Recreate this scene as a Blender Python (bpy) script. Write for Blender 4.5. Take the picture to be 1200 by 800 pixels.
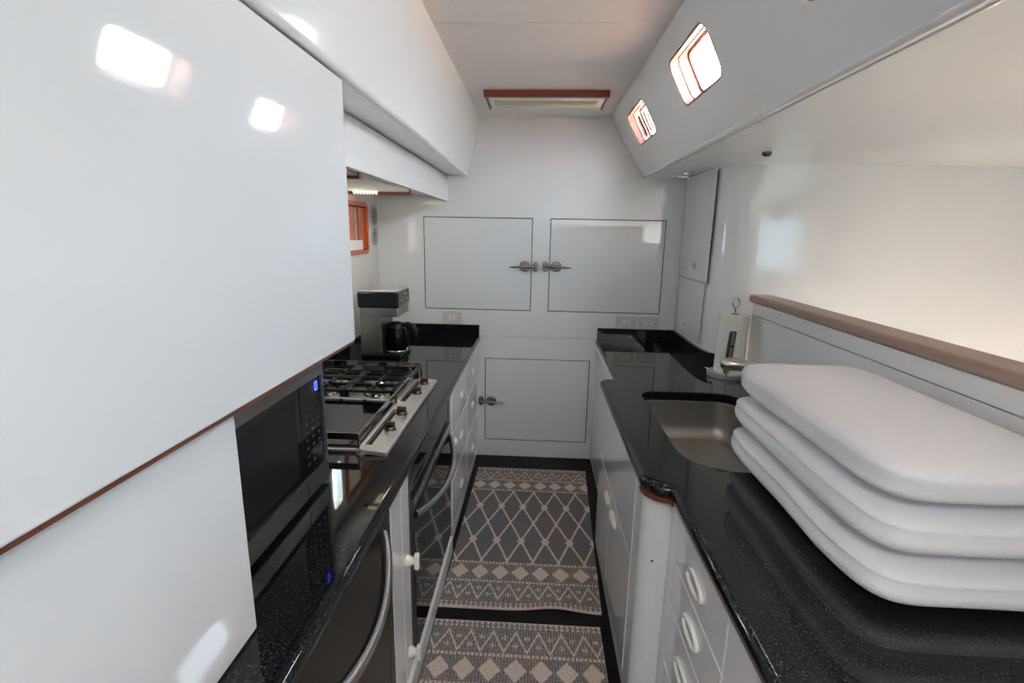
import bpy, bmesh, math, random
from mathutils import Vector, Matrix, noise
from mathutils.geometry import tessellate_polygon

for o in list(bpy.data.objects):
    bpy.data.objects.remove(o)
S = bpy.context.scene
COL = S.collection
PI = math.pi
R = math.radians
random.seed(4)

# ------------------------------------------------------------------ camera
CAM = Vector((0, 0, 1.6197))
f_px, pitch, yaw, roll = 582.97, .2169, -.0475, .0182
F = Vector((math.sin(yaw) * math.cos(pitch), math.cos(yaw) * math.cos(pitch), -math.sin(pitch)))
RI = Vector((math.cos(yaw), -math.sin(yaw), 0))
UP = RI.cross(F)
Rr = math.cos(roll) * RI + math.sin(roll) * UP
Ur = -math.sin(roll) * RI + math.cos(roll) * UP
cd = bpy.data.cameras.new('camera')
cam = bpy.data.objects.new('camera', cd)
COL.objects.link(cam)
M = Matrix((Rr, Ur, -F)).transposed().to_4x4()
M.translation = CAM
cam.matrix_world = M
cd.sensor_width = 36
cd.lens = 36 * f_px / 1200
cd.clip_start = .02
S.camera = cam

# ------------------------------------------------------------------ world: pale sky above, sunlit deck and quay below
W = bpy.data.worlds.new('sky')
S.world = W
W.use_nodes = True
nt = W.node_tree
nt.nodes.clear()
wo = nt.nodes.new('ShaderNodeOutputWorld')
bg = nt.nodes.new('ShaderNodeBackground')
cr = nt.nodes.new('ShaderNodeValToRGB')
tc = nt.nodes.new('ShaderNodeTexCoord')
sx = nt.nodes.new('ShaderNodeSeparateXYZ')
mr = nt.nodes.new('ShaderNodeMapRange')
mr.inputs[1].default_value = -1
mr.inputs[2].default_value = 1
nt.links.new(tc.outputs['Generated'], sx.inputs[0])
nt.links.new(sx.outputs[2], mr.inputs[0])
nt.links.new(mr.outputs[0], cr.inputs[0])
nt.links.new(cr.outputs[0], bg.inputs[0])
nt.links.new(bg.outputs[0], wo.inputs[0])
e = cr.color_ramp.elements
e[0].position = .40; e[0].color = (1.0, .74, .52, 1)
e[1].position = .52; e[1].color = (.90, .95, 1.0, 1)
e2 = cr.color_ramp.elements.new(1.0); e2.color = (.74, .85, 1.0, 1)
bg.inputs[1].default_value = 14.0


def area(name, loc, direction, sx_, sy_, power, color, spread=180):
    l = bpy.data.lights.new(name, 'AREA')
    l.shape = 'RECTANGLE'; l.size = sx_; l.size_y = sy_
    l.energy = power; l.color = color; l.spread = R(spread)
    o = bpy.data.objects.new(name, l)
    COL.objects.link(o)
    o.location = loc
    o.rotation_euler = Vector(direction).to_track_quat('-Z', 'Y').to_euler()
    return o


area('aft_spot_lamp', (2.05, -2.45, 1.62), (-.2, 1, .05), .30, .30, .45, (1.0, .97, .94))  # small lamp added before the closed aft wall for a reflected spot
area('galley_fill_lamp', (.02, -.45, 2.325), (.08, .36, -1), .55, .55, 5.5, (1.0, .98, .96), 115)  # added fill lamp under the uncut ceiling, lifts the whole galley
area('saloon_fill_lamp', (.9, -1.5, 1.97), (-.15, .35, -1), 2.2, 1.2, 7, (.97, .97, .97))  # added overhead fill below the solid deckhead, no opening there

sl_ = bpy.data.lights.new('sun', 'SUN'); sl_.energy = 330; sl_.angle = R(.6); sl_.color = (1, .95, .88)
so_n = bpy.data.objects.new('sun', sl_); COL.objects.link(so_n)
so_n.rotation_euler = Vector((.35, -.30, -.88)).to_track_quat('-Z', 'Y').to_euler()
S.view_settings.view_transform = 'Standard'
S.view_settings.look = 'None'
S.view_settings.exposure = 1.5
S.view_settings.gamma = 1
S.view_settings.use_curve_mapping = False


# ------------------------------------------------------------------ material helpers
def srgb(r, g, b):
    def c(x):
        x /= 255
        return x / 12.92 if x <= .04045 else ((x + .055) / 1.055) ** 2.4
    return (c(r), c(g), c(b), 1)


def mat(name, col, rough=.4, metal=0, spec=.5, coat=0, emit=None, es=1, noise_amt=0, noise_scale=8,
        bump=0, bump_scale=40, stretch=None, trans=0, ior=1.5, aniso=0, rough_var=0):
    m = bpy.data.materials.new(name)
    m.use_nodes = True
    t = m.node_tree
    b = t.nodes['Principled BSDF']
    b.inputs['Base Color'].default_value = col
    b.inputs['Roughness'].default_value = rough
    b.inputs['Metallic'].default_value = metal
    b.inputs['Specular IOR Level'].default_value = spec
    b.inputs['Coat Weight'].default_value = coat
    b.inputs['Coat Roughness'].default_value = .03
    b.inputs['Transmission Weight'].default_value = trans
    b.inputs['IOR'].default_value = ior
    if emit:
        b.inputs['Emission Color'].default_value = emit
        b.inputs['Emission Strength'].default_value = es
    tcn = t.nodes.new('ShaderNodeTexCoord')
    mp = t.nodes.new('ShaderNodeMapping')
    t.links.new(tcn.outputs['Object'], mp.inputs[0])
    if stretch:
        mp.inputs['Scale'].default_value = stretch
    if noise_amt:
        n = t.nodes.new('ShaderNodeTexNoise')
        n.inputs['Scale'].default_value = noise_scale
        n.inputs['Detail'].default_value = 6
        t.links.new(mp.outputs[0], n.inputs[0])
        mx = t.nodes.new('ShaderNodeMix')
        mx.data_type = 'RGBA'
        mx.inputs[6].default_value = tuple(max(0, c * (1 - noise_amt)) for c in col[:3]) + (1,)
        mx.inputs[7].default_value = tuple(min(1, c * (1 + noise_amt)) for c in col[:3]) + (1,)
        t.links.new(n.outputs[0], mx.inputs[0])
        t.links.new(mx.outputs[2], b.inputs['Base Color'])
    if rough_var:
        n = t.nodes.new('ShaderNodeTexNoise')
        n.inputs['Scale'].default_value = noise_scale
        t.links.new(mp.outputs[0], n.inputs[0])
        q = t.nodes.new('ShaderNodeMapRange')
        q.inputs[3].default_value = rough - rough_var
        q.inputs[4].default_value = rough + rough_var
        t.links.new(n.outputs[0], q.inputs[0])
        t.links.new(q.outputs[0], b.inputs['Roughness'])
    if bump:
        n = t.nodes.new('ShaderNodeTexNoise')
        n.inputs['Scale'].default_value = bump_scale
        n.inputs['Detail'].default_value = 3
        t.links.new(mp.outputs[0], n.inputs[0])
        bp = t.nodes.new('ShaderNodeBump')
        bp.inputs['Strength'].default_value = bump
        bp.inputs['Distance'].default_value = .002
        t.links.new(n.outputs[0], bp.inputs['Height'])
        t.links.new(bp.outputs[0], b.inputs['Normal'])
    return m


GLOSS = mat('white_gelcoat', srgb(238, 238, 238), .10, spec=.55, bump=.12, bump_scale=3.5, noise_amt=.015, noise_scale=2)
PANEL = mat('white_painted_panel', srgb(236, 236, 237), .05, spec=.6, coat=.6, bump=.05, bump_scale=3, noise_amt=.012, noise_scale=2)
SATIN = mat('white_satin_paint', srgb(226, 222, 216), .32, bump=.08, bump_scale=6, noise_amt=.02, noise_scale=3)
DECKM = mat('pale_teak_deck', srgb(214, 180, 150), .7, noise_amt=.1, noise_scale=9, stretch=(20, 1, 1))
REVEAL = mat('pinkish_wood_reveal', srgb(128, 90, 78), .4, noise_amt=.1)
CEILM = mat('cream_headliner', srgb(242, 239, 236), .45, bump=.1, bump_scale=60, noise_amt=.02, noise_scale=4)
DARKGAP = mat('dark_seam_shade', srgb(34, 30, 30), .8, noise_amt=.1)  # near-black standing in for shade inside seams and gaps
TEAK = mat('varnished_teak', srgb(176, 84, 40), .22, coat=.5, noise_amt=.35, noise_scale=9, stretch=(12, 1, 12))
REDWOOD = mat('red_mahogany', srgb(122, 52, 38), .3, coat=.3, noise_amt=.3, noise_scale=9, stretch=(1, 12, 12))
DARKTEAK = mat('dark_brown_teak', srgb(112, 60, 40), .4, noise_amt=.3, noise_scale=9, stretch=(12, 1, 12))
ORANGEW = mat('orange_varnished_wood', srgb(204, 92, 30), .18, coat=.6, noise_amt=.3, noise_scale=10, stretch=(14, 14, 1))
PALEWOOD = mat('worn_teak_cap', srgb(166, 138, 126), .4, noise_amt=.2, noise_scale=9, stretch=(12, 1, 12))
CHROME = mat('chrome', srgb(205, 205, 205), .09, metal=1, noise_amt=.03)
LATCHM = mat('dark_chrome', srgb(160, 158, 158), .18, metal=1, noise_amt=.05)
STEEL = mat('brushed_steel', srgb(176, 172, 166), .27, metal=1, noise_amt=.06, noise_scale=30, stretch=(1, 40, 1), rough_var=.06)
STEELX = mat('polished_steel', srgb(190, 186, 178), .12, metal=1, noise_amt=.04, noise_scale=12)
STEELV = mat('brushed_dark_steel', srgb(128, 124, 120), .34, metal=1, noise_amt=.05, noise_scale=30, stretch=(1, 1, 40), rough_var=.05)
HANDLEM = mat('satin_handle_steel', srgb(176, 174, 172), .24, metal=1, noise_amt=.02)
STEELD = mat('dark_fridge_steel', srgb(82, 80, 79), .33, metal=1, noise_amt=.05, noise_scale=24, stretch=(1, .6, 30), rough_var=.03)
STEELC = mat('brushed_coffee_steel', srgb(168, 163, 158), .36, metal=1, noise_amt=.04, noise_scale=24, stretch=(1, 1, 30), rough_var=.03)
STEELF = mat('brushed_grey_steel', srgb(160, 156, 154), .38, metal=1, noise_amt=.05, noise_scale=24, stretch=(1, .6, 30), rough_var=.03)
STEELT = mat('brushed_cooktop_steel', srgb(205, 203, 202), .48, metal=1, noise_amt=.04, noise_scale=24, stretch=(30, .6, 1), rough_var=.03)
SINKM = mat('satin_sink_steel', srgb(178, 175, 168), .38, metal=1, noise_amt=.08, noise_scale=14, stretch=(10, 1, 1), rough_var=.06)
BLACKGL = mat('black_glass', srgb(10, 10, 13), .05, spec=.6, noise_amt=.1)
BLACKPL = mat('black_plastic', srgb(20, 20, 22), .3, noise_amt=.1)
CASTIRON = mat('black_enamelled_iron', srgb(14, 14, 14), .35, noise_amt=.2, noise_scale=60, bump=.2, bump_scale=300)
KNOBM = mat('bronze_grey_metal', srgb(118, 104, 92), .25, metal=1, noise_amt=.1)
IVORY = mat('ivory_plastic', srgb(236, 231, 218), .25, noise_amt=.03)
WHITEPL = mat('white_plastic', srgb(238, 236, 232), .25, noise_amt=.02)
GREYPL = mat('grey_plastic', srgb(186, 186, 183), .4, noise_amt=.05)
FLOORM = mat('black_floor', srgb(10, 10, 12), .5, spec=.2, noise_amt=.25, noise_scale=20)
BRASS = mat('dull_bronze_strip', srgb(84, 74, 58), .35, metal=.7, noise_amt=.1)


def thin_glass(name, tint):
    m = bpy.data.materials.new(name); m.use_nodes = True
    t = m.node_tree; t.nodes.clear()
    o = t.nodes.new('ShaderNodeOutputMaterial'); mx = t.nodes.new('ShaderNodeMixShader')
    tr_ = t.nodes.new('ShaderNodeBsdfTransparent'); tr_.inputs[0].default_value = tint
    g = t.nodes.new('ShaderNodeBsdfGlossy'); g.inputs['Roughness'].default_value = .01
    mx.inputs[0].default_value = .04
    t.links.new(tr_.outputs[0], mx.inputs[1]); t.links.new(g.outputs[0], mx.inputs[2])
    t.links.new(mx.outputs[0], o.inputs[0])
    return m


GLASS = thin_glass('clear_window_glass', (.95, .97, .98, 1))
TINT7 = thin_glass('pale_blue_glass', (.66, .80, .86, 1))
TINT = thin_glass('blue_tinted_glass', (.34, .42, .46, 1))
PAPER = mat('paper_towel', srgb(240, 236, 228), .9, bump=.6, bump_scale=160, noise_amt=.02)
CORE = mat('cardboard', srgb(150, 120, 90), .8, noise_amt=.1)
LENS = mat('white_lamp_lens', srgb(240, 238, 230), .3, noise_amt=.02)
TUBEM = mat('unlit_tube_lamp', srgb(214, 208, 180), .35, noise_amt=.05)
COFFEE = mat('smoked_glass', srgb(40, 40, 44), .03, trans=.8, ior=1.3)
LED = mat('blue_display_digit', (0, 0, 0, 1), .5, emit=(.03, .06, 1, 1), es=3.0)
LAMPON = mat('lit_hood_lens', srgb(255, 240, 200), .4, emit=(1, .88, .70, 1), es=.6)


def towel_mat():
    m = mat('white_terry_cloth', srgb(236, 236, 240), .95, bump=1.0, bump_scale=420, noise_amt=.03, noise_scale=200)
    b = m.node_tree.nodes['Principled BSDF']
    b.inputs['Sheen Weight'].default_value = .4
    return m


TOWEL = towel_mat()


def granite_mat():
    m = mat('black_speckled_granite', srgb(18, 20, 21), .035, spec=.5)
    t = m.node_tree
    b = t.nodes['Principled BSDF']
    tcn = t.nodes.new('ShaderNodeTexCoord')
    v = t.nodes.new('ShaderNodeTexVoronoi'); v.inputs['Scale'].default_value = 480
    n = t.nodes.new('ShaderNodeTexNoise'); n.inputs['Scale'].default_value = 190; n.inputs['Detail'].default_value = 4
    t.links.new(tcn.outputs['Object'], v.inputs['Vector']); t.links.new(tcn.outputs['Object'], n.inputs['Vector'])
    c1 = t.nodes.new('ShaderNodeValToRGB')
    c1.color_ramp.elements[0].position = .50; c1.color_ramp.elements[0].color = srgb(12, 13, 14)
    c1.color_ramp.elements[1].position = .85; c1.color_ramp.elements[1].color = srgb(60, 68, 67)
    t.links.new(n.outputs[0], c1.inputs[0])
    sp = t.nodes.new('ShaderNodeSeparateColor'); t.links.new(v.outputs['Color'], sp.inputs[0])
    c2 = t.nodes.new('ShaderNodeValToRGB')
    c2.color_ramp.elements[0].position = .90; c2.color_ramp.elements[0].color = (0, 0, 0, 1)
    c2.color_ramp.elements[1].position = .97; c2.color_ramp.elements[1].color = srgb(38, 42, 42)
    t.links.new(sp.outputs[0], c2.inputs[0])
    a = t.nodes.new('ShaderNodeMix'); a.data_type = 'RGBA'; a.blend_type = 'ADD'; a.inputs[0].default_value = 1
    t.links.new(c1.outputs[0], a.inputs[6]); t.links.new(c2.outputs[0], a.inputs[7])
    t.links.new(a.outputs[2], b.inputs['Base Color'])
    return m


GRANITE = granite_mat()


class X:
    """tiny arithmetic wrapper that writes math nodes"""
    t = None

    def __init__(s, v): s.v = v

    @staticmethod
    def op(kind, *a):
        n = X.t.nodes.new('ShaderNodeMath'); n.operation = kind
        for i, q in enumerate(a):
            q = q.v if isinstance(q, X) else q
            if isinstance(q, (int, float)): n.inputs[i].default_value = q
            else: X.t.links.new(q, n.inputs[i])
        return X(n.outputs[0])

    def __add__(s, o): return X.op('ADD', s, o)
    def __sub__(s, o): return X.op('SUBTRACT', s, o)
    def __rsub__(s, o): return X.op('SUBTRACT', o, s)
    def __mul__(s, o): return X.op('MULTIPLY', s, o)
    def __truediv__(s, o): return X.op('DIVIDE', s, o)
    def lt(s, o): return X.op('LESS_THAN', s, o)
    def gt(s, o): return X.op('GREATER_THAN', s, o)
    def abs(s): return X.op('ABSOLUTE', s)
    def fr(s): return X.op('FRACT', s)
    def mx(s, o): return X.op('MAXIMUM', s, o)
    def mn(s, o): return X.op('MINIMUM', s, o)
    # distance to the nearest multiple of the period, 0 .. p/2
    def near(s, p, ph=0.0): return ((((s - ph) / p) + 50.5).fr() - .5).abs() * p


def rug_mat(name, length, tone):
    m = bpy.data.materials.new(name); m.use_nodes = True
    t = m.node_tree; b = t.nodes['Principled BSDF']
    b.inputs['Roughness'].default_value = .95
    b.inputs['Specular IOR Level'].default_value = .1
    uv = t.nodes.new('ShaderNodeUVMap'); uv.uv_map = 'metres'
    se = t.nodes.new('ShaderNodeSeparateXYZ'); t.links.new(uv.outputs[0], se.inputs[0])
    X.t = t
    # woven steps: quantise to 4 mm stitches
    u0 = X(se.outputs[0]); v0 = X(se.outputs[1])
    st = .004
    wob = t.nodes.new('ShaderNodeTexNoise'); wob.inputs['Scale'].default_value = 130
    t.links.new(uv.outputs[0], wob.inputs[0])
    wb = (X(wob.outputs[0]) - .5) * .010
    u = X.op('FLOOR', u0 / st) * st + wb
    v = X.op('FLOOR', v0 / st) * st + wb
    d = v.mn(length - v)                       # distance to the nearer end
    band = lambda a, c: d.gt(a) * d.lt(c)
    # end border: checks
    chk = (u.near(.022).gt(.0060)) * (d.near(.018, .012).lt(.0055))
    p_border = band(.004, .040) * chk
    edge = d.lt(.006)
    # zigzag
    zp = .092
    tri = u.near(zp, .0) * (2 / zp)            # 0..1
    zz = (d - (.155 - tri * .100)).abs().lt(.0085) * band(.042, .162)
    zd = ((u.near(zp, 0) / .016) + ((d - .085) / .014).abs()).lt(1)
    zd2 = ((u.near(zp, zp / 2) / .014) + ((d - .125) / .014).abs()).lt(1)
    zdot = (zd.mx(zd2)) * (u.near(.012).gt(.003))
    # bead lines
    bead = ((d - .172).abs().lt(.0075)).mx((d - .305).abs().lt(.0075)) * u.near(.017).gt(.0032)
    # large diamonds
    dm = ((u.near(.098, -.042) / .043) + ((d - .238) / .052).abs()).lt(1)
    # lattice
    L0 = .325
    H_ = (length - 2 * L0) / 4
    q = (v - L0) / H_
    tq = ((q / 2 + .5 + 50).fr() - .5).abs() * 2      # 0 at odd rows .. 1 at even rows
    ph = -.047
    tu = (((u - ph) / .129 + 50).fr() - .5).abs() * 2   # 1 on the small-diamond columns
    l1 = (tq - tu).abs().lt(.085)
    # small diamonds where q odd and u on column
    sd = ((u.near(.129, ph) / .024) + (v.near(H_ * 2, L0 + H_) / .034)).lt(1)
    lat = (l1.mx(sd)) * d.gt(.312)
    dots = (u.near(.0115).lt(.0026)) * (v.near(.010).lt(.0030)) * d.lt(.312) * .55
    crm = dots.mx(p_border).mx(edge).mx(zz).mx(zdot).mx(bead).mx(dm).mx(lat)
    # weave and patchy dye
    n = t.nodes.new('ShaderNodeTexNoise'); n.inputs['Scale'].default_value = 260; n.inputs['Detail'].default_value = 3
    n2 = t.nodes.new('ShaderNodeTexNoise'); n2.inputs['Scale'].default_value = 5; n2.inputs['Detail'].default_value = 2
    t.links.new(uv.outputs[0], n.inputs[0]); t.links.new(uv.outputs[0], n2.inputs[0])
    c1 = t.nodes.new('ShaderNodeValToRGB')
    c1.color_ramp.elements[0].position = .40; c1.color_ramp.elements[0].color = srgb(*tone[0])
    c1.color_ramp.elements[1].position = .62; c1.color_ramp.elements[1].color = srgb(*tone[1])
    t.links.new(n2.outputs[0], c1.inputs[0])
    mx = t.nodes.new('ShaderNodeMix'); mx.data_type = 'RGBA'
    t.links.new(crm.v, mx.inputs[0]); t.links.new(c1.outputs[0], mx.inputs[6])
    mx.inputs[7].default_value = srgb(*tone[2])
    rib = (u0.near(.004) / .002) * .35 + .75
    val = rib * (X(n.outputs[0]) * 2.6 - .3)
    mu = t.nodes.new('ShaderNodeMix'); mu.data_type = 'RGBA'; mu.blend_type = 'MULTIPLY'; mu.inputs[0].default_value = 1
    cc = t.nodes.new('ShaderNodeCombineColor')
    for i in range(3): t.links.new(val.v, cc.inputs[i])
    t.links.new(mx.outputs[2], mu.inputs[6]); t.links.new(cc.outputs[0], mu.inputs[7])
    t.links.new(mu.outputs[2], b.inputs['Base Color'])
    bp = t.nodes.new('ShaderNodeBump'); bp.inputs['Strength'].default_value = .5; bp.inputs['Distance'].default_value = .002
    t.links.new(val.v, bp.inputs['Height']); t.links.new(bp.outputs[0], b.inputs['Normal'])
    return m


# ------------------------------------------------------------------ mesh helpers
def wloc(o):
    v = Vector((0, 0, 0))
    while o: v += o.location; o = o.parent
    return v


def link(name, bm, m, parent=None, smooth=True, angle=38):
    off = wloc(parent)
    bmesh.ops.recalc_face_normals(bm, faces=bm.faces)
    me = bpy.data.meshes.new(name)
    if off.length > 0: bmesh.ops.translate(bm, vec=-off, verts=bm.verts)
    bm.to_mesh(me); bm.free()
    if smooth:
        me.polygons.foreach_set('use_smooth', [True] * len(me.polygons))
        me.set_sharp_from_angle(angle=R(angle))
    me.materials.append(m)
    o = bpy.data.objects.new(name, me)
    COL.objects.link(o)
    if smooth:
        wn = o.modifiers.new('even_normals', 'WEIGHTED_NORMAL'); wn.keep_sharp = True; wn.weight = 100; wn.mode = 'FACE_AREA'
    if parent: o.parent = parent
    return o


def thing(name, label, cat, loc, group=None):
    o = bpy.data.objects.new(name, None)
    o.empty_display_size = .05
    COL.objects.link(o); o.location = loc
    o['label'] = label; o['category'] = cat
    if group: o['group'] = group
    return o


def tag(o, label, cat, group=None):
    o['label'] = label; o['category'] = cat
    if group: o['group'] = group
    return o


def struct(o, label, cat='wall'):
    o['kind'] = 'structure'; o['label'] = label; o['category'] = cat
    return o


def box_bm(x0, x1, y0, y1, z0, z1, bev=.0, seg=2, bm=None):
    b = bmesh.new()
    bmesh.ops.create_cube(b, size=1)
    for v in b.verts:
        v.co = Vector(((x0 + x1) / 2 + v.co.x * (x1 - x0), (y0 + y1) / 2 + v.co.y * (y1 - y0), (z0 + z1) / 2 + v.co.z * (z1 - z0)))
    if bev > 0:
        bmesh.ops.bevel(b, geom=b.edges[:], offset=bev, segments=seg, profile=.5, affect='EDGES')
    return merge(bm, b)


def merge(bm, b):
    if bm is None: return b
    me = bpy.data.meshes.new('t'); b.to_mesh(me); b.free()
    bm.from_mesh(me); bpy.data.meshes.remove(me)
    return bm


def box(name, x0, x1, y0, y1, z0, z1, m, parent=None, bev=.003, seg=2):
    return link(name, box_bm(x0, x1, y0, y1, z0, z1, bev, seg), m, parent)


def rrect(x0, x1, y0, y1, r, seg=6):
    if not isinstance(r, (list, tuple)): r = [r] * 4
    pts = []
    for (cx, cy, a0, rr) in ((x1, y0, -90, r[0]), (x1, y1, 0, r[1]), (x0, y1, 90, r[2]), (x0, y0, 180, r[3])):
        sx_ = -1 if cx == x1 else 1; sy_ = -1 if cy == y1 else 1
        if rr <= 0: pts.append((cx, cy)); continue
        for i in range(seg + 1):
            a = R(a0 + 90 * i / seg)
            pts.append((cx + sx_ * rr + rr * math.cos(a), cy + sy_ * rr + rr * math.sin(a)))
    return pts


def area2(p): return sum(p[i][0] * p[(i + 1) % len(p)][1] - p[(i + 1) % len(p)][0] * p[i][1] for i in range(len(p))) / 2


def offset(p, d):
    if d == 0: return list(p)
    n = len(p); out = []
    for i in range(n):
        a = Vector(p[i - 1]); b = Vector(p[i]); c = Vector(p[(i + 1) % n])
        e1 = (b - a).normalized(); e2_ = (c - b).normalized()
        n1 = Vector((-e1.y, e1.x)); n2 = Vector((-e2_.y, e2_.x))
        k = n1 + n2
        k = k / max(.3, k.dot(n1)) if k.length > 1e-6 else n1
        out.append((b.x + k.x * d, b.y + k.y * d))
    return out


def slab_bm(outer, holes, z0, z1, r=.0, seg=4, rh=.0, mp=None, bm=None, hole_z0=None):
    """prism of a plan outline with rounded rim; mp maps (u, v, w) into the world"""
    mp = mp or (lambda u, v, w: (u, v, w))
    b = bmesh.new()
    if area2(outer) < 0: outer = outer[::-1]
    rings = []
    if r > 0:
        for i in range(seg + 1):
            a = PI / 2 * i / seg
            rings.append((r * (1 - math.sin(a)), z0 + r * (1 - math.cos(a))))
        for i in range(seg + 1):
            a = PI / 2 * i / seg
            rings.append((r * (1 - math.cos(a)), z1 - r * (1 - math.sin(a))))
    else:
        rings = [(0, z0), (0, z1)]
    allr = []
    for d, z in rings:
        allr.append([b.verts.new(mp(u, v, z)) for u, v in offset(outer, d)])
    n = len(outer)
    for a_, c_ in zip(allr[:-1], allr[1:]):
        for i in range(n):
            b.faces.new((a_[i], a_[(i + 1) % n], c_[(i + 1) % n], c_[i]))
    tops = [allr[-1]]; bots = [allr[0]]
    for h in holes:
        if area2(h) < 0: h = h[::-1]
        hr = []
        prof = [(0, z0)]
        if rh > 0:
            for i in range(4):
                a = PI / 2 * i / 3
                prof.append((-rh * (1 - math.cos(a)), z1 - rh * (1 - math.sin(a))))
        else: prof.append((0, z1))
        for d, z in prof:
            hr.append([b.verts.new(mp(u, v, z)) for u, v in offset(h, d)])
        m_ = len(h)
        for a_, c_ in zip(hr[:-1], hr[1:]):
            for i in range(m_):
                b.faces.new((a_[(i + 1) % m_], a_[i], c_[i], c_[(i + 1) % m_]))
        tops.append(hr[-1]); bots.append(hr[0])
    for loops, (dd, zz) in ((tops, rings[-1]), (bots, rings[0])):
        flat = [v for l in loops for v in l]
        # local coords for the tessellation
        loc2 = [[Vector((p[0], p[1], 0)) for p in offset(outer, dd)]]
        for h, l in zip(holes, loops[1:]):
            if area2(h) < 0: h = h[::-1]
            loc2.append([Vector((p[0], p[1], 0)) for p in offset(h, (-rh if loops is tops else 0))])
        for tri in tessellate_polygon(loc2):
            try: b.faces.new([flat[i] for i in tri])
            except ValueError: pass
    return merge(bm, b)


def slab(name, outer, holes, z0, z1, m, parent=None, r=0, seg=4, rh=0, mp=None):
    return link(name, slab_bm(outer, holes, z0, z1, r, seg, rh, mp), m, parent)


MXZ = lambda Y: (lambda u, v, w: (u, Y - w, v))            # u = x, v = z, grows towards the camera with w
MYZL = lambda Xp: (lambda u, v, w: (Xp + w, u, v))          # u = y, v = z, grows towards +x (left side faces)
MYZR = lambda Xp: (lambda u, v, w: (Xp - w, u, v))          # grows towards -x (right side faces)


def tube_bm(pts, rad, seg=10, bm=None, flat=1.0, closed=False, cap=True):
    b = bmesh.new()
    P = [Vector(p) for p in pts]; n = len(P)
    rad = rad if isinstance(rad, (list, tuple)) else [rad] * n
    up = None; rings = []
    for i in range(n):
        if closed: t = (P[(i + 1) % n] - P[i - 1]).normalized()
        else: t = (P[min(i + 1, n - 1)] - P[max(i - 1, 0)]).normalized()
        if up is None:
            up = Vector((0, 0, 1)) if abs(t.z) < .9 else Vector((1, 0, 0))
        s = t.cross(up).normalized(); up = s.cross(t).normalized()
        rings.append([b.verts.new(P[i] + rad[i] * (math.cos(2 * PI * k / seg) * s * flat + math.sin(2 * PI * k / seg) * up)) for k in range(seg)])
    m_ = n if closed else n - 1
    for i in range(m_):
        a, c = rings[i], rings[(i + 1) % n]
        for k in range(seg):
            b.faces.new((a[k], a[(k + 1) % seg], c[(k + 1) % seg], c[k]))
    if not closed and cap:
        b.faces.new(rings[0][::-1]); b.faces.new(rings[-1])
    return merge(bm, b)


def tube(name, pts, rad, m, parent=None, seg=10, **k):
    return link(name, tube_bm(pts, rad, seg, **k), m, parent, angle=50)


def lathe_bm(prof, loc, axis=(0, 0, 1), seg=28, bm=None, sx_=1, sy_=1):
    b = bmesh.new()
    q = Vector((0, 0, 1)).rotation_difference(Vector(axis))
    rings = []
    for r_, h in prof:
        if r_ < 1e-6:
            rings.append([b.verts.new(Vector(loc) + q @ Vector((0, 0, h)))])
        else:
            rings.append([b.verts.new(Vector(loc) + q @ Vector((r_ * sx_ * math.cos(2 * PI * k / seg), r_ * sy_ * math.sin(2 * PI * k / seg), h))) for k in range(seg)])
    for a, c in zip(rings[:-1], rings[1:]):
        for k in range(seg):
            k2 = (k + 1) % seg
            if len(a) == 1 and len(c) == 1: continue
            if len(a) == 1: b.faces.new((a[0], c[k], c[k2]))
            elif len(c) == 1: b.faces.new((a[k], a[k2], c[0]))
            else: b.faces.new((a[k], a[k2], c[k2], c[k]))
    return merge(bm, b)


def lathe(name, prof, loc, m, parent=None, axis=(0, 0, 1), seg=28, **k):
    return link(name, lathe_bm(prof, loc, axis, seg, **k), m, parent)


def oval_pull(parent, side, Xp, y, z, ln=.10, ht=.036, m=None):
    """raised oval flush ring with a recessed finger dish; side=+1 grows to +x, -1 to -x"""
    m = m or IVORY
    ring = []
    for i in range(28):
        a = 2 * PI * i / 28
        ring.append((Xp + side * .004, y + math.cos(a) * ln / 2, z + math.sin(a) * ht / 2))
    p = link('pull', tube_bm(ring, .0065, 8, closed=True), m, parent, angle=60)
    q = (lambda u, v, w: (Xp + side * w, u, v))
    pts = [(y + math.cos(2 * PI * i / 28) * ln / 2, z + math.sin(2 * PI * i / 28) * ht / 2) for i in range(28)]
    link('pull_dish', slab_bm(pts, [], .0005, .002, 0, mp=q), mat_dish, p)
    return p


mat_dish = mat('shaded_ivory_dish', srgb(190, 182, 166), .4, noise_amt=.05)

YB = 3.413      # back bulkhead
CT = .90        # worktop height

# ================================================================== SETTING
fl = box('floor', -1.15, 3.0, -2.6, YB + .1, -.06, 0, FLOORM, bev=0)
struct(fl, 'black floor between and below the cabinets', 'floor')

# ceiling in two panels with a fine joint
c1 = box('ceiling', -.47, .445, 1.957, YB + .03, 2.34, 2.37, CEILM, bev=.002)
struct(c1, 'far cream ceiling panel holding the wood framed light', 'ceiling')
c2 = box('ceiling', -.47, .445, -2.6, 1.953, 2.34, 2.37, CEILM, bev=.002)
struct(c2, 'near cream ceiling panel in front of the seam', 'ceiling')
cb = box('ceiling', -.47, .44, -2.6, YB, 2.371, 2.385, DARKGAP, bev=0)
struct(cb, 'dark backing seen in the ceiling seam', 'ceiling')

hf = slab('window_6', rrect(-.30, .34, -.77, -.13, .06), [rrect(-.265, .305, -.735, -.165, .04)], 2.322, 2.3398, WHITEPL)  # frame made up around the fill lamp, no hatch opening
struct(hf, 'square frame added round the fill lamp behind the camera, ceiling uncut', 'window')
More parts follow.
